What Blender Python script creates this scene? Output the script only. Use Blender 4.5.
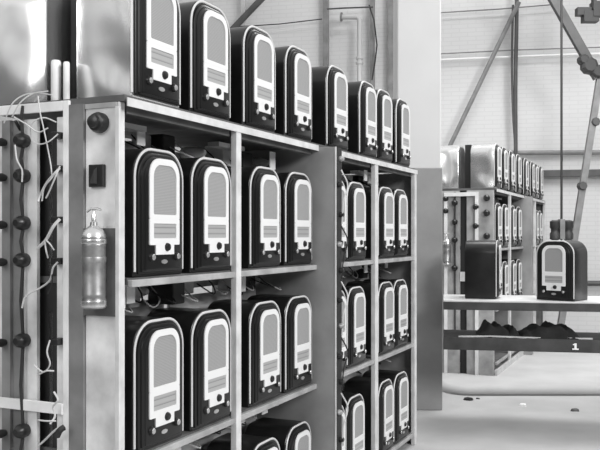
import bpy, bmesh, math, random
from mathutils import Vector, Matrix
random.seed(7)
S = bpy.context.scene
C = S.collection
for o in list(bpy.data.objects): bpy.data.objects.remove(o)

# ------------------------------------------------------------------ camera
FPX, HY, EYE = 820.0, 235.0, 1.55
cd = bpy.data.cameras.new('camera'); cam = bpy.data.objects.new('camera', cd); C.objects.link(cam)
cam.location = (0, 0, EYE); cam.rotation_euler = (math.pi/2, 0, 0)
cd.sensor_width = 36; cd.lens = FPX/600*36; cd.shift_y = (HY-225)/600; cd.clip_start = .05
S.camera = cam
# ------------------------------------------------------------------ world, lights, exposure
w = bpy.data.worlds.new('sky'); S.world = w; w.use_nodes = True
bg = w.node_tree.nodes['Background']; bg.inputs[0].default_value = (1, 1, 1, 1); bg.inputs[1].default_value = .78
def area(name, loc, target, size, power):
    l = bpy.data.lights.new(name, 'AREA'); l.size = size; l.energy = power
    o = bpy.data.objects.new(name, l); C.objects.link(o); o.location = loc
    o.rotation_euler = (Vector(target)-Vector(loc)).to_track_quat('-Z', 'Y').to_euler(); return o
area('key_side', (5.5, -1.0, 5.0), (0, 4.5, 1.2), 2.5, 520)  # added key lamp for the radio fronts, no real fitting
area('skylight_far', (3.0, 8.0, 6.2), (2.2, 11, 1.0), 3.0, 330)
area('fill_left', (-4.5, -3.0, 4.6), (-.6, 3, 1.4), 3.0, 150)  # added fill lamp to brighten the near rack's end panel
S.view_settings.view_transform = 'Standard'; S.view_settings.look = 'None'
S.view_settings.gamma = 1; S.view_settings.use_curve_mapping = False
S.view_settings.exposure = .1

# ------------------------------------------------------------------ materials
def mat(name, v, rough=.6, metal=0, noise=0, nscale=8, bump=0, bscale=40, bdist=.01, spec=.5, mode=None):
    m = bpy.data.materials.new(name); m.use_nodes = True
    nt = m.node_tree; N = nt.nodes; L = nt.links; b = N['Principled BSDF']
    b.inputs['Base Color'].default_value = (v, v, v, 1); b.inputs['Roughness'].default_value = rough
    b.inputs['Metallic'].default_value = metal; b.inputs['Specular IOR Level'].default_value = spec
    tc = N.new('ShaderNodeTexCoord')
    if noise:
        nz = N.new('ShaderNodeTexNoise'); nz.inputs['Scale'].default_value = nscale; nz.inputs['Detail'].default_value = 6
        L.new(tc.outputs['Object'], nz.inputs['Vector'])
        cr = N.new('ShaderNodeValToRGB'); a, c = max(0, v*(1-noise)), min(1, v*(1+noise))
        cr.color_ramp.elements[0].position = .3; cr.color_ramp.elements[1].position = .7
        cr.color_ramp.elements[0].color = (a, a, a, 1); cr.color_ramp.elements[1].color = (c, c, c, 1)
        L.new(nz.outputs['Fac'], cr.inputs['Fac']); L.new(cr.outputs['Color'], b.inputs['Base Color'])
    if bump:
        bz = N.new('ShaderNodeTexNoise'); bz.inputs['Scale'].default_value = bscale; bz.inputs['Detail'].default_value = 0 if bdist > .01 else 3
        L.new(tc.outputs['Object'], bz.inputs['Vector'])
        bp = N.new('ShaderNodeBump'); bp.inputs['Strength'].default_value = bump; bp.inputs['Distance'].default_value = bdist
        L.new(bz.outputs['Fac'], bp.inputs['Height']); L.new(bp.outputs['Normal'], b.inputs['Normal'])
    if mode == 'brick':
        br = N.new('ShaderNodeTexBrick'); br.inputs['Scale'].default_value = 1
        mp = N.new('ShaderNodeMapping'); mp.inputs['Rotation'].default_value = (math.pi/2, 0, 0)
        L.new(tc.outputs['Object'], mp.inputs['Vector']); L.new(mp.outputs['Vector'], br.inputs['Vector'])
        br.inputs['Brick Width'].default_value = .25; br.inputs['Row Height'].default_value = .065; br.inputs['Mortar Size'].default_value = .008
        for k, f in (('Color1', 1.0), ('Color2', .975), ('Mortar', .92)):
            br.inputs[k].default_value = (v*f, v*f, v*f, 1)
        L.new(br.outputs['Color'], b.inputs['Base Color'])
        bp = N.new('ShaderNodeBump'); bp.inputs['Strength'].default_value = .1; bp.inputs['Distance'].default_value = .005; bp.invert = True
        L.new(br.outputs['Fac'], bp.inputs['Height']); L.new(bp.outputs['Normal'], b.inputs['Normal'])
    if mode == 'weave':
        wv = N.new('ShaderNodeTexWave'); wv.inputs['Scale'].default_value = 55; wv.bands_direction = 'Z'
        wx = N.new('ShaderNodeTexWave'); wx.inputs['Scale'].default_value = 55; wx.bands_direction = 'X'
        mx = N.new('ShaderNodeMath'); mx.operation = 'MULTIPLY'
        L.new(tc.outputs['Object'], wv.inputs['Vector']); L.new(tc.outputs['Object'], wx.inputs['Vector'])
        L.new(wv.outputs['Fac'], mx.inputs[0]); L.new(wx.outputs['Fac'], mx.inputs[1])
        cr = N.new('ShaderNodeValToRGB'); a, c = v*.8, min(1, v*1.35)
        cr.color_ramp.elements[0].color = (a, a, a, 1); cr.color_ramp.elements[1].color = (c, c, c, 1)
        L.new(mx.outputs[0], cr.inputs['Fac']); L.new(cr.outputs['Color'], b.inputs['Base Color'])
    if mode == 'dial':
        wx = N.new('ShaderNodeTexWave'); wx.inputs['Scale'].default_value = 14; wx.bands_direction = 'Z'; wx.wave_profile = 'SAW'
        L.new(tc.outputs['Object'], wx.inputs['Vector'])
        cr = N.new('ShaderNodeValToRGB'); cr.color_ramp.elements[0].color = (v*.5, v*.5, v*.5, 1); cr.color_ramp.elements[1].color = (v, v, v, 1)
        cr.color_ramp.elements[1].position = .35
        L.new(wx.outputs['Fac'], cr.inputs['Fac']); L.new(cr.outputs['Color'], b.inputs['Base Color'])
    return m
M = dict(
    bakelite=mat('dark_bakelite', .011, .3, spec=.5, noise=.3, nscale=14),
    bezel=mat('bezel_bakelite', .009, .28, spec=.35),
    sheen=mat('daylight_sheen_side', .85, .2, metal=.9, bump=1, bscale=5.0, bdist=.02),  # pale metal stands in for daylight mirrored in dark glossy cabinets
    rim=mat('cabinet_rim', .62, .35),  # pale tone stands in for the highlight on the rounded edge
    ivory=mat('ivory_plate', .76, .4),
    grille=mat('grille_cloth', .31, .8, mode='weave'),
    dial=mat('dial_scale', .38, .3, mode='dial'),
    knob=mat('knob_black', .012, .3),
    knobrim=mat('knob_ring', .55, .3, metal=.7),
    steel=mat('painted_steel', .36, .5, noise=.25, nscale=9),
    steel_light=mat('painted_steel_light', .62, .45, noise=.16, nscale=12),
    white_steel=mat('white_painted_steel', .82, .5, noise=.1, nscale=10),
    panel=mat('end_panel_paint', .72, .5, noise=.38, nscale=5),
    panel_grey=mat('grey_panel', .2, .65, noise=.3, nscale=6),
    pillar=mat('pillar_grey', .27, .6, noise=.2, nscale=5),
    partition=mat('partition_board', .6, .7, noise=.5, nscale=3.5),
    board=mat('shelf_board', .1, .7, noise=.35, nscale=8),
    slot=mat('slot_dark', .02, .6),
    socket=mat('socket_bakelite', .015, .35),
    porcelain=mat('white_porcelain', .8, .3),
    wire_l=mat('pale_wire', .6, .6), wire_d=mat('dark_wire', .02, .6),
    brass=mat('brass_body', .36, .42, metal=.85, noise=.35, nscale=18),
    brass_l=mat('brass_bright', .7, .25, metal=.85),
    floor=mat('concrete_floor', .43, .8, noise=.14, nscale=1.6, bump=.15, bscale=30),
    platform=mat('platform_concrete', .5, .85, noise=.1, nscale=2.2, bump=.1),
    wall=mat('white_brick_wall', .64, .85, mode='brick'),
    plaster=mat('white_plaster', .62, .85, noise=.03, nscale=3),
    dado=mat('grey_dado_paint', .28, .7, noise=.1, nscale=5),
    backwall=mat('dim_wall', .1, .8, noise=.2, nscale=1),
    pipe=mat('grey_pipe', .2, .5, noise=.2), pipe_d=mat('dark_pipe', .07, .5, noise=.2), pipe_l=mat('pale_pipe', .5, .5),
    bench=mat('bench_top', .66, .5, noise=.15, nscale=6), bench_d=mat('bench_dark_wood', .045, .6, noise=.4, nscale=7),
    cloth=mat('black_cloth', .02, .9, noise=.5, nscale=9), paper=mat('white_paper', .85, .8),
    iron=mat('black_iron', .03, .5))

# ------------------------------------------------------------------ mesh helpers
def link(name, bm, m, parent=None, smooth=False, kind=None):
    bmesh.ops.recalc_face_normals(bm, faces=bm.faces)
    me = bpy.data.meshes.new(name); bm.to_mesh(me); bm.free()
    if smooth:
        me.polygons.foreach_set('use_smooth', [True]*len(me.polygons))
        me.set_sharp_from_angle(angle=math.radians(38))
    o = bpy.data.objects.new(name, me); C.objects.link(o); me.materials.append(M[m])
    if parent: o.parent = parent
    if kind: o['kind'] = kind
    return o
def tag(o, label, cat, group=None):
    o['label'] = label; o['category'] = cat
    if group: o['group'] = group
    return o
def thing(name, label, cat, loc=(0, 0, 0), rz=0, group=None):
    o = bpy.data.objects.new(name, None); C.objects.link(o); o.empty_display_size = .1
    o.location = loc; o.rotation_euler = (0, 0, rz); return tag(o, label, cat, group)
def box(bm, x0, x1, y0, y1, z0, z1, bev=0):
    vs = [bm.verts.new((x, y, z)) for x in (x0, x1) for y in (y0, y1) for z in (z0, z1)]
    fs = [bm.faces.new([vs[i] for i in f]) for f in ((0, 1, 3, 2), (4, 6, 7, 5), (0, 4, 5, 1), (2, 3, 7, 6), (0, 2, 6, 4), (1, 5, 7, 3))]
    if bev:
        es = list({e for f in fs for e in f.edges})
        bmesh.ops.bevel(bm, geom=es, offset=bev, segments=2, affect='EDGES', profile=.5)
    return bm
def B(*a, bev=0): return box(bmesh.new(), *a, bev=bev)
def loft(bm, rings, cap0=True, cap1=True, closed=False):
    R = [[bm.verts.new(p) for p in r] for r in rings]; n = len(R[0])
    pairs = list(zip(R, R[1:])) + ([(R[-1], R[0])] if closed else [])
    for a, b in pairs:
        for i in range(n): bm.faces.new((a[i], a[(i+1) % n], b[(i+1) % n], b[i]))
    if not closed:
        if cap0: bm.faces.new(R[0])
        if cap1: bm.faces.new(R[-1][::-1])
    return bm
def tube(bm, pts, r, n=6):
    pts = [Vector(p) for p in pts]; rings = []
    up = Vector((0, 0, 1))
    prev = None
    for i, p in enumerate(pts):
        d = (pts[min(i+1, len(pts)-1)] - pts[max(i-1, 0)]).normalized()
        a = prev if prev is not None else (up if abs(d.z) < .9 else Vector((1, 0, 0)))
        a = (a - d*a.dot(d)).normalized(); prev = a; b = d.cross(a)
        rr = r[i] if isinstance(r, (list, tuple)) else r
        rings.append([p + a*rr*math.cos(2*math.pi*k/n) + b*rr*math.sin(2*math.pi*k/n) for k in range(n)])
    return loft(bm, rings)
def T(pts, r, n=6): return tube(bmesh.new(), pts, r, n)
def curve(pts, k=6):                                   # Catmull-Rom smoothing
    P = [Vector(p) for p in pts]; P = [P[0]*2-P[1]] + P + [P[-1]*2-P[-2]]; out = []
    for i in range(1, len(P)-2):
        a, b, c, d = P[i-1:i+3]
        for j in range(k):
            t = j/k
            out.append(.5*((2*b)+(c-a)*t+(2*a-5*b+4*c-d)*t*t+(3*b-a-3*c+d)*t**3))
    return out + [P[-2]]
def lathe(bm, prof, axis='z', n=16, at=(0, 0, 0)):     # prof: (radius, height along axis)
    at = Vector(at); rings = []
    for r, h in prof:
        ring = []
        for k in range(n):
            c, s = r*math.cos(2*math.pi*k/n), r*math.sin(2*math.pi*k/n)
            ring.append(at + Vector({'z': (c, s, h), 'y': (c, h, s), 'x': (h, c, s)}[axis]))
        rings.append(ring)
    return loft(bm, rings)
def Lz(prof, axis='z', n=16, at=(0, 0, 0)): return lathe(bmesh.new(), prof, axis, n, at)
def arch(w, z0, z1, r, rb=.006, n=9):                  # round-shouldered outline in (x, z)
    pts = []
    for cx, cz, rr, a0 in ((w/2-rb, z0+rb, rb, -90), (w/2-r, z1-r, r, 0), (-w/2+r, z1-r, r, 90), (-w/2+rb, z0+rb, rb, 180)):
        for k in range(n):
            a = math.radians(a0 + 90*k/(n-1)); pts.append((cx+rr*math.cos(a), cz+rr*math.sin(a)))
    return pts
def at_y(pts, y): return [(x, y, z) for x, z in pts]

# ------------------------------------------------------------------ the setting
WA = math.radians(12); WU = Vector((math.cos(WA), -math.sin(WA), 0)); WM = Vector((-math.sin(WA), -math.cos(WA), 0))
W0 = Vector((1.0, 13.0, 0))
def wallpt(px, py, off):                               # a point `off` in front of the far wall
    k = (px-300)/FPX; q = W0 + WM*off
    Y = q.dot(WM)/(k*WM.x+WM.y)
    return Vector((k*Y, Y, EYE+(HY-py)*Y/FPX))
link('floor', B(-9, 9, -6, 15, -.2, 0), 'floor', kind='structure')
wb = link('wall_back', B(-10, 10, 0, .3, 0, 6.5), 'wall', kind='structure'); wb.location = W0; wb.rotation_euler.z = -WA
# unseen wall added behind the camera to shape cabinet reflections: solid to 3.6 m, clerestory windows above
link('unseen_wall_front', B(-9, 9, -6.3, -6, 0, 4.05), 'backwall', kind='structure')
for i in range(7):
    wn = link('unseen_window_%d' % (i+1), B(-8.8+i*2.5, -8.5+i*2.5, -6.2, -6.1, 4.05, 7.5), 'backwall', kind='structure')  # invented bars that put dark streaks into the reflections
    link('mullion', B(-8.6+i*2.5, -6.2+i*2.5, -6.18, -6.12, 5.4, 5.5), 'backwall', wn)
link('unseen_wall_left', B(-9.3, -9, -6, 13, 0, 4.05), 'backwall', kind='structure')  # unseen wall, added with its bars for the end cabinets to mirror
for i in range(9):
    wn = link('unseen_window_%d' % (i+8), B(-9.2, -9.1, -5.9+i*2.1, -5.6+i*2.1, 4.05, 7.5), 'backwall', kind='structure')
    link('mullion', B(-9.18, -9.12, -5.6+i*2.1, -3.8+i*2.1, 5.4, 5.5), 'backwall', wn)
link('unseen_wall_right', B(9, 9.3, -6, 11.2, 0, 4.05), 'backwall', kind='structure')  # unseen wall, added to darken reflections on right-facing cabinet sides
for i in range(8):
    wn = link('unseen_window_%d' % (i+17), B(9.1, 9.2, -5.9+i*2.1, -5.6+i*2.1, 4.05, 7.5), 'backwall', kind='structure')
    link('mullion', B(9.12, 9.18, -5.6+i*2.1, -3.8+i*2.1, 5.4, 5.5), 'backwall', wn)
link('trim_2', B(-9, 9, -6.25, -6.05, 7.5, 7.7), 'backwall', kind='structure')
# raised slab under the far rack, rounded front corner
def slab():
    rings = []
    for k in range(8):
        a = math.radians(90*k/7); d = .07*(1-math.cos(a)); z = .02 + .06*math.sin(a); R0 = .28
        o = [(8, 7.9+d), (8, 12.9), (1.40+d, 12.9)] + [(1.40+R0-(R0-d)*math.cos(q), 7.9+R0-(R0-d)*math.sin(q)) for q in [math.radians(9*j) for j in range(11)]]
        o = [(x, min(y, 13-(x-1)*math.tan(WA)-.01)) for x, y in o]
        if k == 0: rings += [[(x, y+.012 if y < 9 else y, 0) for x, y in o], [(x, y+.012 if y < 9 else y, .018) for x, y in o]]
        rings.append([(x, y, z) for x, y in o])
    return loft(bmesh.new(), rings)
link('trim_1', slab(), 'platform', None, True, kind='structure')
pier = link('wall_pier', B(.862, 1.25, 7.26, 7.60, 0, 6.5, bev=.012), 'plaster', kind='structure')
link('dado', B(.852, 1.26, 7.25, 7.61, 0, 2.145, bev=.008), 'dado', pier)
# roof beam out of the frame that the hoist and strut hang from
link('trim_3', B(-3, 7.5, 9.3, 9.5, 5.3, 5.6), 'pipe', kind='structure')
link('trim_4', B(-3, 7.5, 10.8, 11.0, 5.3, 5.6), 'pipe', kind='structure')

# ------------------------------------------------------------------ radios
RW, RH, RD = .32, .46, .25
def make_radio():
    r = thing('radio', 'x', 'radio')
    o = arch(RW, 0, RH, .105); i1 = arch(RW-.014, .005, RH-.007, .1); i2 = arch(RW-.012, .006, RH-.006, .1)
    link('cabinet', loft(bmesh.new(), [at_y(i1, 0), at_y(o, .008), at_y(o, RD-.008), at_y(i2, RD)]), 'bakelite', r, True)
    # edge highlight built in as a pale bead round the front
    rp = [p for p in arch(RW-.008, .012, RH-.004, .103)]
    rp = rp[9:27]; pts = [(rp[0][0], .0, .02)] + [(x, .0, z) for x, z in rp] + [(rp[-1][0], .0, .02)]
    link('highlight_bead', T(pts, .0052, 6), 'rim', r, True)
    # stepped mouldings, three nested frames each prouder than the last
    st = []
    for (w, z0, z1, rr, y) in ((.290, .012, RH-.018, .093, .001), (.290, .012, RH-.018, .093, -.009), (.279, .016, RH-.024, .088, -.013),
                               (.264, .018, RH-.030, .082, -.013), (.262, .018, RH-.031, .082, -.019), (.248, .022, RH-.038, .075, -.023),
                               (.233, .022, RH-.044, .07, -.023), (.231, .022, RH-.045, .07, -.026), (.220, .026, RH-.05, .066, -.028)):
        st.append(at_y(arch(w, z0, z1, rr), y))
    link('bezel', loft(bmesh.new(), st), 'bezel', r, True)
    # ivory escutcheon with the grille and dial openings and a lower tab
    bm = bmesh.new()
    def ring(out, inn, y0, y1):
        loft(bm, [at_y(out, y0), at_y(out, y1+.002), at_y([(x*.985, z) for x, z in out], y1), at_y(inn, y1), at_y(inn, y0)], closed=True)
    ring(arch(.196, .206, .424, .062), arch(.150, .222, .401, .045), -.027, -.036)
    ring(arch(.196, .113, .2065, .004, .004), arch(.148, .137, .19, .004, .004), -.027, -.036)
    box(bm, -.06, .06, -.0355, -.027, .078, .1135)
    link('face_plate', bm, 'ivory', r)
    link('grille', loft(bmesh.new(), [at_y(arch(.152, .221, .402, .046), -.027), at_y(arch(.152, .221, .402, .046), -.031)]), 'grille', r)
    link('dial', B(-.075, .075, -.031, -.027, .136, .191), 'dial', r)
    kp = [(.0155, -.028), (.0155, -.042), (.013, -.056), (.009, -.058)]
    k = link('knob', Lz([(.016, -.034), (.015, -.042), (.012, -.049), (.007, -.05)], 'y', 12, (.012, 0, .105)), 'knob', r, True)
    for x in (-.082, .082):
        k = link('knob', Lz([(.016, -.026), (.015, -.036), (.012, -.043), (.008, -.044)], 'y', 12, (x, 0, .07)), 'knob', r, True)
        link('knob_cap', Lz([(.011, -.0435), (.009, -.047), (.003, -.048)], 'y', 10, (x, 0, .07)), 'knobrim', k, True)
    link('emblem', loft(bmesh.new(), [[(.02*math.cos(a), y, .052+.008*math.sin(a)) for a in [2*math.pi*j/12 for j in range(12)]] for y in (-.027, -.032)]), 'knobrim', r)
    for c in list(r.children):
        for q in [c] + list(c.children):
            for v in q.data.vertices:
                if v.co.y < 0: v.co.y *= .74
                v.co.z *= 1.035
    return r
def dup(root, loc, rz, label, group):
    r = root.copy(); C.objects.link(r); r.location = loc; r.rotation_euler = (0, 0, rz)
    r['label'] = label; r['group'] = group
    for ch in list(root.children):
        c = ch.copy(); C.objects.link(c); c.parent = r
        for g in ch.children:
            d = g.copy(); C.objects.link(d); d.parent = c
    return r
proto = make_radio(); used = [False]
def radio(loc, rz, label, group, pale=False):
    if not used[0]:
        used[0] = True; r = proto; r.location = loc; r.rotation_euler = (0, 0, rz); r['label'] = label; r['group'] = group
    else: r = dup(proto, loc, rz, label, group)
    if pale:
        for c in r.children:
            if c.name.startswith('cabinet'):
                c.data = c.data.copy(); c.data.materials[0] = M['sheen']; c['label'] = 'polished cabinet, daylight reflection put in as pale metal'
    return r

# ------------------------------------------------------------------ racks
RA = math.atan2(.91, .4147)
class Rack:
    def __init__(s, ox, oy, oz): s.o = Vector((ox, oy, oz)); s.c, s.s = math.cos(RA), math.sin(RA)
    def world(s, t, y, z): return Vector((s.o.x + t*s.c - y*s.s, s.o.y + t*s.s + y*s.c, z))
    def end(s, px, py, t):                            # image point -> local (t, y, z) on the end plane at t
        k = (px-300)/FPX; X0 = s.o.x+t*s.c; Y0 = s.o.y+t*s.s
        y = (X0-k*Y0)/(s.s+k*s.c); Y = Y0+y*s.c
        return (t, y, EYE+(HY-py)*Y/FPX - s.o.z)
DEP = .63
def build_rack(R, label, lv, base):
    """lv: shelf-top heights above the rack's foot, top first"""
    r = thing('radio_rack', label, 'rack', R.o, RA)
    t0, t1 = -.06, 3.5
    # uprights
    for t, wd in ((t0, .03), (.73, .045), (2.56, .06), (3.44, .05)):
        for y0, y1 in (((-.03, .0) if t > 0 else (.0, .012)), (DEP, DEP+.03)):
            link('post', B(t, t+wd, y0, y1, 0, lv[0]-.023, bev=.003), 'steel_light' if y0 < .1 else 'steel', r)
    # the square grey duct between the two halves of the run, standing forward of the shelves
    link('duct_pillar', B(1.632, 1.728, -.127, DEP, 0, lv[0]-.022, bev=.004), 'pillar', r)
    spans = ((t0, .73, .775), (.775, 1.632, 1.632), (1.728, 2.56, 2.62), (2.62, 3.49, 3.49))
    # top: pale front rail and dark boards
    link('front_rail', B(t0, 1.632, -.034, -.0301, lv[0]-.041, lv[0]-.011), 'steel_light', r)
    link('front_rail', B(1.728, 3.5, -.034, -.0301, lv[0]-.041, lv[0]-.011), 'steel_light', r)
    for a, b in ((t0, .73), (.73, 1.632), (1.632, 2.56), (2.56, 3.5)):
        link('top_board', B(a, b-.004, -.02, DEP+.02, lv[0]-.022, lv[0]), 'board', r)
        link('joist', B(a+.04, b-.01 if b != 1.632 else b-.03, 0, .03, lv[0]-.06, lv[0]-.022), 'board', r)
    for z in lv[1:]:
        for a, b, _ in spans:
            link('shelf_board', B(a+.04 if a == t0 else a+.046 if a == .73 else a+.001, b-.002, .0, DEP, z-.024, z), 'board', r)
            link('shelf_edge', B(a+.041 if a == t0 else a+.001, b-.001, -.024, -.001, z-.032, z-.006, bev=.003), 'steel', r)
    # centre partition that carries the test wiring
    for a, b, _ in spans:
        for i, z in enumerate(lv[1:]):
            link('partition', B(max(a, t0+.05), b-.004, .345, .36, z+.001, z+.505), 'partition', r)
            if i == 0: link('back_sheet', B(a+(b-a)*.45, b-.004, DEP-.02, DEP-.01, z+.001, z+.58), 'partition', r)
    link('end_board', B(3.492, 3.51, .0, DEP, 0, lv[0]-.03), 'panel_grey', r)
    # near-black slab standing in for the shade between the top rows
    link('gap_shade', B(t0+.14, t1-.02, .27, .335, lv[0], lv[0]+.475), 'slot', r)
    return r
def bay_clutter(r, lv, heavy=True):
    """test sockets, boxes and leads hung on the partition and under the shelf above each row"""
    rnd = random.Random(3)
    for zi in range(3):
        zt = lv[zi]-(.06 if zi == 0 else .026)
        for a, b in ((.0, .70), (.82, 1.6), (1.78, 2.5), (2.66, 3.4)):
            n = 6 if heavy else 1
            seq = ['box', 'plate', 'lamp', 'plate', 'dark', 'box', 'lamp']; rnd.shuffle(seq)
            for k in range(n):
                t = a + (b-a)*(k+.5)/n + rnd.uniform(-.02, .02); z = zt-.055+rnd.uniform(-.02, .015); y = rnd.choice((.28, .24, .3))
                kind = seq[k]; w = (b-a)/n*.42
                if kind == 'box': link('junction_box', B(t-w, t+w*.8, y, .345, z-.05, z+.05, bev=.006), 'steel_light', r)
                elif kind == 'dark': link('junction_box', B(t-w, t+w, y-.03, .345, z-.06, z+.05, bev=.008), 'iron', r)
                elif kind == 'plate': link('hanger_plate', B(t-w*.5, t+w*.6, .10+.03*(k % 3), .106+.03*(k % 3), z-.03+.02*(k % 2), zt), 'porcelain', r)
                else: link('socket', Lz([(.024, .345), (.03, .33), (.03, y+.03), (.02, y), (.012, y-.02)], 'y', 12, (t, 0, z)), 'porcelain', r, True)
                p = [(t, .26, z), (t+.05, .18+rnd.uniform(-.05, .05), z-.05), (t+.12, .24, z-.02), (t+.17, .33, z+.04)]
                link('wire', T(curve(p, 4), .0035, 5), 'wire_l' if k % 2 else 'wire_d', r, True)
            link('cleat', B(a, b, .345, .36, zt-.075, zt-.045), 'steel', r)
            link('strip', B(a+.05, a+.30, .14, .20, zt-.022, zt-.001), 'steel_light', r)

NLV = (2.042, 1.396, .757, .095)
near = Rack(-.607, 2.93, 0)
rk = build_rack(near, 'long steel rack filling the left, with the brass extinguisher on its end', NLV, .05)
bay_clutter(rk, NLV)
link('bottom_rail', B(-.02, .73, -.02, .0, .04, .09), 'steel', rk)

# near rack's end, facing the camera (local plane t = -.06; towards the camera is -t)
tE = -.06
link('end_panel', B(tE, tE+.02, .012, .148, 0, 2.0), 'panel', rk)
link('end_flange', B(tE-.012, tE, -.006, .012, 0, 2.0, bev=.002), 'steel_light', rk)
link('end_rail', B(tE-.004, tE+.02, .0131, .149, 2.0, 2.018), 'steel', rk)
link('grey_upright', B(tE-.012, tE+.03, .150, .215, 0, 2.019), 'panel_grey', rk)
link('bright_angle', B(tE-.012, tE+.0, .216, .243, 0, 2.036, bev=.002), 'white_steel', rk)
link('end_top_bar', B(tE-.012, tE, .2435, DEP, 2.0, 2.036, bev=.002), 'white_steel', rk)
link('end_cross_bar', B(tE-.016, tE-.004, .2435, DEP-.02, .90, .94, bev=.002), 'white_steel', rk)
link('terminal_strip', B(tE+.004, tE+.02, .247, .283, 0, 1.98), 'panel', rk)
link('slot_back', B(tE+.05, tE+.06, .25, .50, 0, 1.98), 'slot', rk)
link('terminal_strip', B(tE+.004, tE+.02, .378, .438, 0, 1.98), 'panel', rk)
link('cable_board', B(tE+.006, tE+.024, .438, .495, 0, 1.98), 'panel_grey', rk)
link('grey_upright', B(tE-.01, tE+.024, .495, .535, 0, 1.98), 'panel_grey', rk)
link('end_panel', B(tE, tE+.02, .536, DEP, 0, 1.98), 'panel', rk)
def end_socket(p, r=.03, L=.05, m='socket'):
    t, y, z = p
    o = link('socket', Lz([(r*.8, .022), (r*.95, 0), (r, -L*.5), (r*.8, -L*.8), (r*.45, -L)], 'x', 14, (t, y, z)), m, rk, True)
    return o
ys = [141, 176, 223, 260, 340, 430]
for py in ys: end_socket(near.end(25, py, tE), .027, .05)
for py in ys:
    t, y, z = near.end(7, py+2, tE); link('plug', Lz([(.012, .0), (.017, -.02), (.012, -.045)], 'x', 10, (t-.01, y, z)), 'socket', rk, True)
for py in (136, 169, 220, 261, 341):
    t, y, z = near.end(60, py, tE); link('terminal', B(t-.035, t+.01, y-.018, y+.014, z-.012, z+.012, bev=.003), 'socket', rk)
for a, b in zip([100]+ys, ys+[470]):
    p, q = near.end(23, a+6, tE-.012), near.end(23, b-6, tE-.012)
    link('lead', T([p, ((p[0]+q[0])/2-.008, (p[1]+q[1])/2+.003, (p[2]+q[2])/2), q], .0065, 6), 'wire_d', rk, True)
p = near.end(20.5, 130, tE); link('lead', T([p, (p[0]-.03, p[1]-.003, p[2]+.03)], .006, 6), 'wire_d', rk, True)
def ewire(pts, r=.0025, m='wire_l', d=.05):
    P = [near.end(x, y, tE-d-.01*math.sin(i*1.7)) for i, (x, y) in enumerate(pts)]
    link('wire', T(curve(P, 5), r, 5), m, rk, True)
ewire([(4, 123), (12, 104), (24, 95), (38, 93), (52, 95)])
ewire([(12, 117), (20, 103), (32, 94), (48, 91)])
ewire([(38, 96), (40, 112), (44, 130), (50, 160), (52, 175)])
ewire([(14, 117), (26, 124), (38, 132), (48, 128)], .0028)
ewire([(58, 134), (48, 142), (38, 144), (31, 138), (31, 126), (38, 119), (46, 118), (56, 122)])
ewire([(60, 168), (54, 174), (46, 184), (40, 196), (38, 202)], .0045)
ewire([(60, 166), (55, 178), (49, 192), (46, 198)], .003)
ewire([(58, 171), (50, 180), (44, 188), (42, 201)], .003)
ewire([(60, 219), (53, 227), (46, 240), (38, 248)], .006)
ewire([(46, 240), (50, 244), (54, 250)], .003); ewire([(45, 241), (46, 250), (48, 258)], .003)
ewire([(58, 262), (53, 268), (50, 280), (40, 288), (26, 296), (22, 308)], .0035)
ewire([(52, 270), (52, 284), (48, 294)], .003, 'wire_d')
ewire([(15, 145), (17, 160), (22, 170), (22, 182)], .003)
ewire([(50, 340), (47, 352), (50, 364), (44, 372), (37, 368), (34, 365)], .003)
ewire([(54, 371), (46, 371), (38, 375)], .003)
ewire([(54, 392), (58, 400), (53, 407), (55, 416), (50, 424)], .004)
ewire([(62, 425), (52, 433), (44, 441), (38, 446)], .004)
ewire([(38, 420), (46, 421), (56, 421)], .003); ewire([(57, 436), (60, 430), (64, 427)], .012, 'wire_d')
# knob and square socket on the light panel
t, y, z = near.end(101, 123, tE)
kn = link('rotary_knob', Lz([(.036, 0), (.037, -.02), (.031, -.034), (.024, -.036), (.022, -.05), (.012, -.054)], 'x', 18, (t, y, z)), 'socket', rk, True)
t, y, z = near.end(98, 176, tE)
sf = link('square_socket', B(t-.016, t+.002, y-.034, y+.03, z-.04, z+.04, bev=.003), 'socket', rk)
bm = bmesh.new()
loft(bm, [[(t-.016, y+.02, z-.03), (t-.016, y-.008, z-.03), (t-.016, y-.008, z+.03)], [(t-.03, y+.014, z-.026), (t-.03, y-.006, z-.026), (t-.03, y-.006, z+.02)]])
link('socket_lever', bm, 'iron', sf)
t, y, z = near.end(95, 262, tE)
link('extinguisher_board', B(t-.012, t, .010, .149, z-.19, z+.12), 'board', rk)
# two white condenser cans between the two top rows at the rack's end
for px, rr, h, dk in ((56, .0185, .15, .02), (66.5, .012, .14, .045)):
    t, y, z = near.end(px, 86, tE+.04)
    o = link('condenser_can', Lz([(rr, 2.042), (rr, 2.042+h), (rr*.8, 2.042+h+.006)], 'z', 14, (t, y, 0)), 'panel', None, True)
    tag(o, 'white upright can, the %s of two, between the end radios' % ('wider' if rr > .015 else 'thinner'), 'can', 'white cans between the end radios')
    o.location = near.o; o.rotation_euler.z = RA
# small sockets and leads down the front of the duct pillar
for i, pz in enumerate((1.96, 1.82, 1.66, 1.5, 1.36, 1.2, 1.06, .9, .76, .6, .45)):
    link('terminal', Lz([(.014, -.127), (.016, -.14), (.01, -.155)], 'y', 10, (1.68+.012*(-1)**i, 0, pz)), 'socket' if i % 3 else 'knobrim', rk, True)
for i in range(5):
    z0 = 1.9-.3*i
    link('wire', T(curve([(1.69, -.14, z0), (1.71, -.17, z0-.08), (1.675, -.16, z0-.17), (1.70, -.14, z0-.29)], 5), .004, 5), 'wire_d' if i % 2 else 'wire_l', rk, True)
link('front_strip', B(1.630, 1.64, -.133, -.1275, .02, 2.02), 'steel_light', rk)
link('front_channel', B(1.645, 1.722, -.131, -.1275, .02, 2.02), 'slot', rk)

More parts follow.
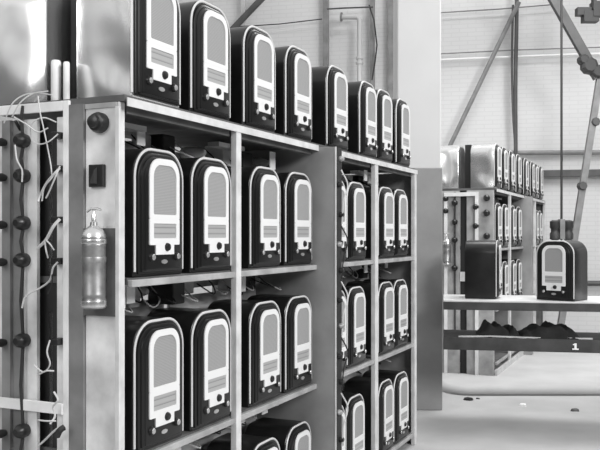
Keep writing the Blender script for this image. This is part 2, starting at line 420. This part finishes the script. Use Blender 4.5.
# radios of the near rack
rows = (('on top of the near rack', (-.018, .38, .825, 1.265, 1.80, 2.32, 2.64, 3.055), 'radios along the top of the near rack'),
        ('on the upper shelf of the near rack', (0, .385, .885, 1.265, 1.78, 2.11, 2.68, 2.995), 'radios on the upper shelf of the near rack'),
        ('on the middle shelf of the near rack', (0, .385, .885, 1.265, 1.78, 2.11, 2.68, 2.995), 'radios on the middle shelf of the near rack'),
        ('on the bottom shelf of the near rack', (None, None, .885, 1.265, 1.76, 2.09, 2.67, 3.01), 'radios on the bottom shelf of the near rack'))
ordi = ('first', 'second', 'third', 'fourth', 'fifth', 'sixth', 'seventh', 'eighth')
for ri in (1, 2, 3, 0):
    where, ts, grp = rows[ri]
    for i, t in enumerate(ts):
        if t is None: continue
        k = i if ri < 3 else i-2
        lab = 'dark arched radio %s, %s from the left' % (where, ordi[k])
        if ri == 0 and i == 0: lab = 'dark arched radio with daylight sheen put into its side, first from the left on top of the near rack'
        radio(near.world(t+.024+RW/2, 0, NLV[ri]), RA+random.uniform(-.012, .012)*(ri > 0 or i > 0), lab, grp, ri == 0 and i == 0)
radio(near.world(-.035+RW/2, .605, NLV[0]), RA+math.pi, 'radio side with daylight sheen put in as pale metal, at the left edge on top of the near rack', 'radios in the back row of the near rack', True)

# ------------------------------------------------------------------ brass fire extinguishers
def extinguisher(R, px, label, y_mid, z0, sc=1):
    y = y_mid; t = tE-.012-.047
    e = thing('fire_extinguisher', label, 'extinguisher', R.world(t, y, z0), RA, 'brass extinguishers on the rack ends')
    r = .042
    link('body', Lz([(r*.93, .0), (r, .004), (r, .03), (r*.97, .034), (r*.97, .045), (r, .049), (r*.97, .053), (r*.97, .225), (r, .229), (r, .236), (r*.97, .24), (r*.97, .252), (r, .256), (r, .262)], 'z', 24), 'brass', e, True)
    link('top_cap', Lz([(r, .262), (r*.98, .27), (r*.8, .287), (r*.5, .300), (r*.32, .305), (r*.3, .318), (r*.16, .322)], 'z', 24), 'brass_l', e, True)
    link('foot_band', Lz([(r*1.03, .006), (r*1.05, .01), (r*1.05, .026), (r*1.03, .03)], 'z', 24), 'brass_l', e, True)
    link('shoulder_band', Lz([(r*1.03, .238), (r*1.05, .242), (r*1.05, .252), (r*1.03, .255)], 'z', 24), 'brass_l', e, True)
    link('nozzle', Lz([(.008, .318), (.008, .345), (.005, .352), (.005, .365)], 'z', 12), 'brass_l', e, True)
    e.scale = (1, 1, .94)
    h = bmesh.new(); tube(h, [(0, -.03, .362), (0, -.012, .368), (0, .012, .368), (0, .03, .358)], .005, 8)
    link('handle', h, 'brass_l', e, True)
    link('bracket', B(r*.9, .047, -.02, .02, .1, .16), 'iron', e)
    link('bracket_strap', Lz([(r*1.01, .17), (r*1.02, .172), (r*1.02, .188), (r*1.01, .19)], 'z', 24), 'brass', e, True)
    return e
t, y, z = near.end(95.5, 308, tE-.05)
extinguisher(near, 95, 'brass cylinder fire extinguisher hanging on the end of the near rack', y, z)

# ------------------------------------------------------------------ far rack on the slab
FLV = (1.963, 1.335, .70, .14)
far = Rack(2.045, 8.6, .08)
near_rk = rk; rk = build_rack(far, 'smaller looking rack of radios in the background, behind the workbench', FLV, .02)
bay_clutter(rk, FLV, False)
link('end_panel', B(tE, tE+.02, .0, .285, 0, 1.94), 'steel', rk); link('end_panel', B(tE, tE+.02, .36, DEP, 0, 1.94), 'steel', rk)
link('slot_back', B(tE+.03, tE+.04, .285, .36, 0, 1.94), 'slot', rk)
for y0 in (.16, .49): link('bright_angle', B(tE-.03, tE, y0, y0+.03, 0, 1.92), 'white_steel', rk)
link('end_top_bar', B(tE-.03, tE, .1901, .4899, 1.88, 1.92), 'white_steel', rk)
link('slot_plate', B(tE-.008, tE+.01, .29, .355, .98, 1.08), 'steel_light', rk)
for py in (203, 222, 240, 268):
    for px in (455, 476): end_socket(far.end(px, py+(4 if px == 476 else 0), tE), .032, .05)
for py in (198, 213, 236): end_socket(far.end(487, py, tE), .035, .05)
for py in (199, 211): end_socket(far.end(446, py, tE), .03, .05)
for px in (455, 476):
    a, b = far.end(px, 192, tE-.015), far.end(px, 330, tE-.015)
    link('lead', T([a, b], .008, 6), 'wire_d', rk)
link('base_rail', B(-.04, 1.63, -.03, -.004, .0, .06), 'steel_light', rk)
frows = (('on top of the far rack', (-.035, .35, .79, 1.25, 1.797, 2.32, 2.64, 3.055)),
         ('on the upper shelf of the far rack', (0, .385, .885, 1.265, 1.78, 2.11, 2.68, 2.995)),
         ('on the middle shelf of the far rack', (0, .385, .885, 1.265, 1.78, 2.11, 2.68, 2.995)))
for ri, (where, ts) in enumerate(frows):
    for i, t in enumerate(ts):
        lab = 'radio %s, %s from its socket end' % (where, ordi[i])
        if ri == 0 and i == 0: lab = 'radio with daylight sheen put into its side on top of the far rack, right one at its socket end'
        radio(far.world(t+RW/2, 0, FLV[ri]+.08), RA, lab, 'radios '+where, ri == 0 and i == 0)
radio(far.world(-.035+RW/2, DEP, FLV[0]+.08), RA+math.pi, 'radio with daylight sheen put into its side on top of the far rack, left one at its socket end', 'radios in the back row of the far rack', True)
t, y, z = far.end(447, 258, tE-.05)
extinguisher(far, 447, 'small fire extinguisher on the end of the far rack beside the pier', y, z)

# ------------------------------------------------------------------ workbench
BA = math.radians(-10)
bx, by = 1.145, 6.55
bench = thing('workbench', 'long pale topped workbench carrying two radios, right of the grey pier', 'workbench', (bx, by, 0), BA)
bw = lambda x, y, z: Vector((bx+x*math.cos(BA)-y*math.sin(BA), by+x*math.sin(BA)+y*math.cos(BA), z))
HB = 1.03
for i in range(4): link('top_plank', B(0, 2.3, .163*i, .163*i+.159, HB-.035, HB, bev=.003), 'bench', bench)
link('front_apron', B(0, 2.3, -.012, -.001, HB-.075, HB-.012, bev=.002), 'bench_d', bench)
link('back_apron', B(0, 2.3, .62, .64, HB-.1, HB-.036), 'bench_d', bench)
link('lower_shelf', B(0, 2.3, .02, .62, .70, .725), 'bench_d', bench)
link('lower_rail', B(0, 2.3, .0, .019, .635, .735, bev=.004), 'bench_d', bench)
for x in (.005, 2.24):
    for y in (.03, .57):
        if x < 1: continue
        link('leg', B(x, x+.045, y, y+.045, 0, HB-.036), 'bench_d', bench)
link('pier_bracket', B(.005, .06, .6405, .70, HB-.1, HB-.04), 'bench_d', bench)
# white figure on the lower rail
bm = bmesh.new()
for q in ((1.003, 1.02, .668, .708), (.988, 1.035, .658, .668), (.992, 1.003, .694, .703)):
    box(bm, q[0], q[1], -.006, -.0005, q[2], q[3])
link('number_tag', bm, 'paper', bench)['label'] = 'white figure one on the dark lower rail'
# dark heap on the lower shelf
def heap(x0, x1, y0, y1, h, seed):
    rnd = random.Random(seed); nx, ny = 22, 8; bm = bmesh.new(); g = []
    ph = [rnd.uniform(0, 6.28) for _ in range(4)]
    for i in range(nx+1):
        row = []
        for j in range(ny+1):
            u, v = i/nx, j/ny
            e = min(1, 6*min(u, 1-u))*min(1, 4*min(v, 1-v))
            z = h*e*(.75+.14*math.sin(7*u+ph[0])+.16*math.sin(23*u+5*v+ph[1])+.06*math.sin(31*u+ph[2])+rnd.uniform(-.06, .06))
            row.append(bm.verts.new((x0+(x1-x0)*u, y0+(y1-y0)*v, .726+max(0, z)+(0 if e == 0 else .003))))
        g.append(row)
    for i in range(nx):
        for j in range(ny): bm.faces.new((g[i][j], g[i+1][j], g[i+1][j+1], g[i][j+1]))
    return bm
def on_bench(o): o.location = (bx, by, 0); o.rotation_euler.z = BA; return o
def closed(bm):
    es = [e for e in bm.edges if len(e.link_faces) == 1]
    bmesh.ops.contextual_create(bm, geom=es); return bm
tag(on_bench(link('cloth_heap', closed(heap(.27, .62, .02, .6, .10, 2)), 'cloth', None, True)), 'black crumpled cloth heap on the bench lower shelf, left of the other', 'cloth', 'cloth heaps under the bench')
tag(on_bench(link('cloth_heap', closed(heap(.6, 1.08, .02, .6, .095, 5)), 'cloth', None, True)), 'low dark cloth heap on the bench lower shelf, nearer the white figure', 'cloth', 'cloth heaps under the bench')
tag(on_bench(link('steel_strip', T([(.12, .05, .735), (.4, .045, .742), (.75, .05, .735), (1.15, .07, .737)], .008, 6), 'steel_light', None)), 'long thin pale strip lying along the bench lower shelf', 'strip')
# the two radios on the bench
radio(Vector(((494-300)/820*6.9, 6.78, HB)) - Vector((.0, 0, 0)), math.radians(73), 'black radio seen side on, on the workbench beside the far rack', 'radios on the workbench')
radio(Vector(((553-300)/820*6.55, 6.50, HB)), math.radians(-43), 'dark arched radio turned to face the camera, on the right of the workbench', 'radios on the workbench')

# ------------------------------------------------------------------ pipes, braces and cables by the far wall
def wtube(name, pts, r, m, label, cat, off=.1, group=None, n=8, smooth=True):
    P = [wallpt(x, y, off) for x, y in pts]; q = P[0]
    o = link(name, T([p-q for p in P], r, n), m, None, smooth); o.location = q; return tag(o, label, cat, group)
def wpost(name, px, wpx, m, label, cat, off=.12):
    a = wallpt(px, HY, off); h = wpx*a.y/FPX/2
    o = link(name, B(-h, h, -h, h, 0, 6.0, bev=.006), m); o.location = (a.x, a.y, 0); o.rotation_euler.z = -WA
    return tag(o, label, cat)
wpost('pipe_post', 326, 5.5, 'pipe', 'square grey post on the far wall, left of the bent pipe', 'post')
wpost('pipe_post', 372.5, 4.6, 'pipe', 'thin grey post on the far wall, just right of the bent pipe', 'post')
wpost('pipe_post', 392, 7.5, 'pipe', 'broad grey post on the far wall beside the white pier', 'post')
wpost('pipe_post', 243.5, 4.5, 'pipe_l', 'pale post on the far wall behind the diagonal brace', 'post')
bp = thing('bent_pipe', 'pale pipe with a square bend at its top on the far wall', 'pipe', (0, 0, 0))
link('pipe', T([wallpt(341, 17, .3), wallpt(357, 17, .3), wallpt(359.5, 19.5, .3), wallpt(359.5, 150, .3), wallpt(359.5, 236, .3)], .04, 10), 'pipe_l', bp, True)
for y in (58, 63):
    link('collar', T([wallpt(359.5, y-1, .3), wallpt(359.5, y+1.2, .3)], .058, 10), 'pipe_l', bp, True)
link('end_flange', T([wallpt(340.5, 17, .3), wallpt(342.2, 17, .3)], .075, 10), 'pipe', bp, True)
link('stay', T([wallpt(359.5, 236, .3), wallpt(359.5, 236, 0)], .03, 8), 'pipe', bp)
wtube('conduit', [(327, 9), (345, 8), (373, 7)], .013, 'pipe_d', 'thin dark rod between two posts above the bent pipe', 'rod', .3)
wtube('cable', [(369, 5), (374, 20), (377, 45), (375, 62), (372, 80)], .011, 'wire_d', 'dark cable drooping beside the thin grey post', 'cable', .25)
wtube('cable', [(233, 27), (280, 24), (322, 19)], .009, 'wire_d', 'fine wire stretched across the far wall behind the radios', 'cable', .2)
wtube('diagonal_brace', [(232, 30), (272, -12)], .055, 'pipe_d', 'dark slanting brace behind the radios, upper left of the far wall', 'brace', .3)
wtube('diagonal_brace', [(446, 154), (519, 2)], .034, 'pipe', 'long thin slanting brace on the far wall above the far rack', 'brace', .3)
vp = thing('vertical_pipe', 'dark upright pair of pipes on the far wall above the far rack', 'pipe')
link('pipe', T(curve([wallpt(517, -30, .25), wallpt(516.5, 30, .25), wallpt(515.5, 90, .25), wallpt(516, 200, .25), wallpt(516, 330, .25)], 4), .03, 8), 'pipe_d', vp, True)
link('pipe', T(curve([wallpt(513, 5, .25), wallpt(512, 60, .25), wallpt(513, 110, .25), wallpt(516, 150, .25), wallpt(520, 165, .25)], 4), .018, 8), 'pipe_d', vp, True)
wtube('wall_rail', [(500, 153), (650, 152)], .036, 'pipe', 'upper horizontal rail on the far wall right of the far rack', 'rail', .1)
o = link('wall_rail', B(0, 3.2, -.05, .05, -.05, .05, bev=.005), 'pipe_d'); o.location = wallpt(525, 174, .12); o.rotation_euler.z = -WA
tag(o, 'thick dark horizontal beam on the far wall, below the upper rail', 'rail')
wtube('wall_rail', [(560, 283), (660, 284)], .04, 'pipe_d', 'low dark pipe on the far wall behind the facing bench radio', 'rail', .1)
wtube('cable', [(436, 54), (515, 50), (640, 46)], .009, 'pipe', 'fine dark wire across the far wall, upper right', 'cable', .15)
wtube('cable', [(436, 60), (515, 56.5), (640, 52)], .016, 'paper', 'white cable across the far wall, just under the fine wire', 'cable', .15)
wtube('cable', [(436, 13), (500, 9), (560, 4)], .010, 'pipe', 'fine wire near the top of the far wall, right of the pier', 'cable', .15)
for e in (bp, vp):
    L = Vector(min((v.co for c in e.children for v in c.data.vertices), key=lambda q: q.z)); e.location = L
    for c in e.children: c.data.transform(Matrix.Translation(-L))
# slanting steel strut at the right edge
PY = 10.9
pp = lambda x, y, Y=PY: Vector(((x-300)/FPX*Y, Y, EYE+(HY-y)*Y/FPX))
st = thing('steel_strut', 'jointed dark steel strut leaning at the right edge behind the hoist', 'strut', pp(557.6, 345.2))
so = st.location.copy()
def sbar(name, a, b, r, m='pipe'):
    a, b = a-so, b-so; d = (b-a).normalized(); s = d.cross(Vector((0, 1, 0))).normalized()*r; f = Vector((0, r*.7, 0))
    return link(name, loft(bmesh.new(), [[p+s+f, p-s+f, p-s-f, p+s-f] for p in (a, b)]), m, st)
sbar('lower_leg', pp(557.6, 345.0), pp(601, 70), .042)
sbar('upper_arm', pp(598, 78), pp(530, -42), .058, 'pipe_d')
for (x, y, r) in ((589, 66, .11), (583, 60, .07), (597, 72, .09)):
    c = pp(x, y)-so; link('joint', Lz([(r*.7, -.07), (r, -.05), (r, .05), (r*.7, .07)], 'y', 9, c), 'iron', st)
for (x, y) in ((582, 186), (595, 122)):
    c = pp(x, y)-so; link('clamp', Lz([(.05, -.06), (.06, -.04), (.06, .04), (.05, .06)], 'y', 8, c), 'pipe_d', st)
bm = bmesh.new()
for i, q in enumerate(((583, 12, .09, .05), (590, 17, .10, .07), (596, 10, .06, .10))):
    c = pp(q[0], q[1]); box(bm, c.x-q[2], c.x+q[2], c.y-.06-.012*i, c.y+.06+.012*i, c.z-q[3], c.z+q[3])
c = pp(594, 0); tube(bm, [c-Vector((0, 0, .2)), Vector((c.x, c.y, 5.3))], .04)
tag(link('roof_bracket', bm, 'iron'), 'black bracket in the top right corner hanging from the roof', 'bracket')
# hoist block on its rope
HYD = 9.4
hp = pp(561.5, 242, HYD)
h = thing('hoist_block', 'black pulley block on a long vertical rope above the bench radio', 'hoist', hp)
zt = 5.3-hp.z
link('rope', T([(0, 0, .26), (0, 0, zt)], .014, 8), 'iron', h)
for x in (-.075, .075):
    link('sheave', Lz([(.05, -.055), (.105, -.045), (.105, -.02), (.085, -.012), (.085, .012), (.105, .02), (.105, .045), (.05, .055)], 'y', 16, (x*.75, 0, .14)) if False else
         Lz([(.035, .02), (.058, .035), (.058, .10), (.046, .115), (.046, .15), (.058, .165), (.058, .235), (.035, .25)], 'z', 14, (x, 0, 0)), 'iron', h, True)
link('cheek_plate', B(-.03, .03, -.045, .045, .03, .262, bev=.006), 'pipe', h)
link('hook', T(curve([(0, 0, .04), (0, 0, -.01), (.03, 0, -.035), (.03, 0, -.06), (0, 0, -.07), (-.025, 0, -.05)], 4), .012, 8), 'iron', h, True)

# ------------------------------------------------------------------ scraps on the floor
def scrap(px, py, s, m, label, seed):
    Y = FPX*EYE/(py-HY); rnd = random.Random(seed); n = 9
    base = [(s*(.7+.5*rnd.random())*math.cos(2*math.pi*k/n), s*.8*(.7+.5*rnd.random())*math.sin(2*math.pi*k/n)) for k in range(n)]
    o = link('floor_scrap', loft(bmesh.new(), [[(x, y, 0) for x, y in base], [(x*.8, y*.8, s*.35+rnd.uniform(0, s*.25)) for x, y in base], [(x*.3, y*.3, s*.6) for x, y in base]]), m)
    o.location = ((px-300)/FPX*Y, Y, 0); tag(o, label, 'scrap', 'scraps on the floor')
scrap(523, 406, .04, 'paper', 'white crumpled paper scrap on the floor below the bench', 1)
scrap(468, 400, .045, 'iron', 'dark scrap on the floor near the pier, left of the paper', 2)
scrap(575, 411, .04, 'pipe_d', 'dark scrap on the floor, right of the white paper', 3)
scrap(478, 399, .02, 'pipe_d', 'tiny dark scrap on the floor between dark scrap and white paper', 4)
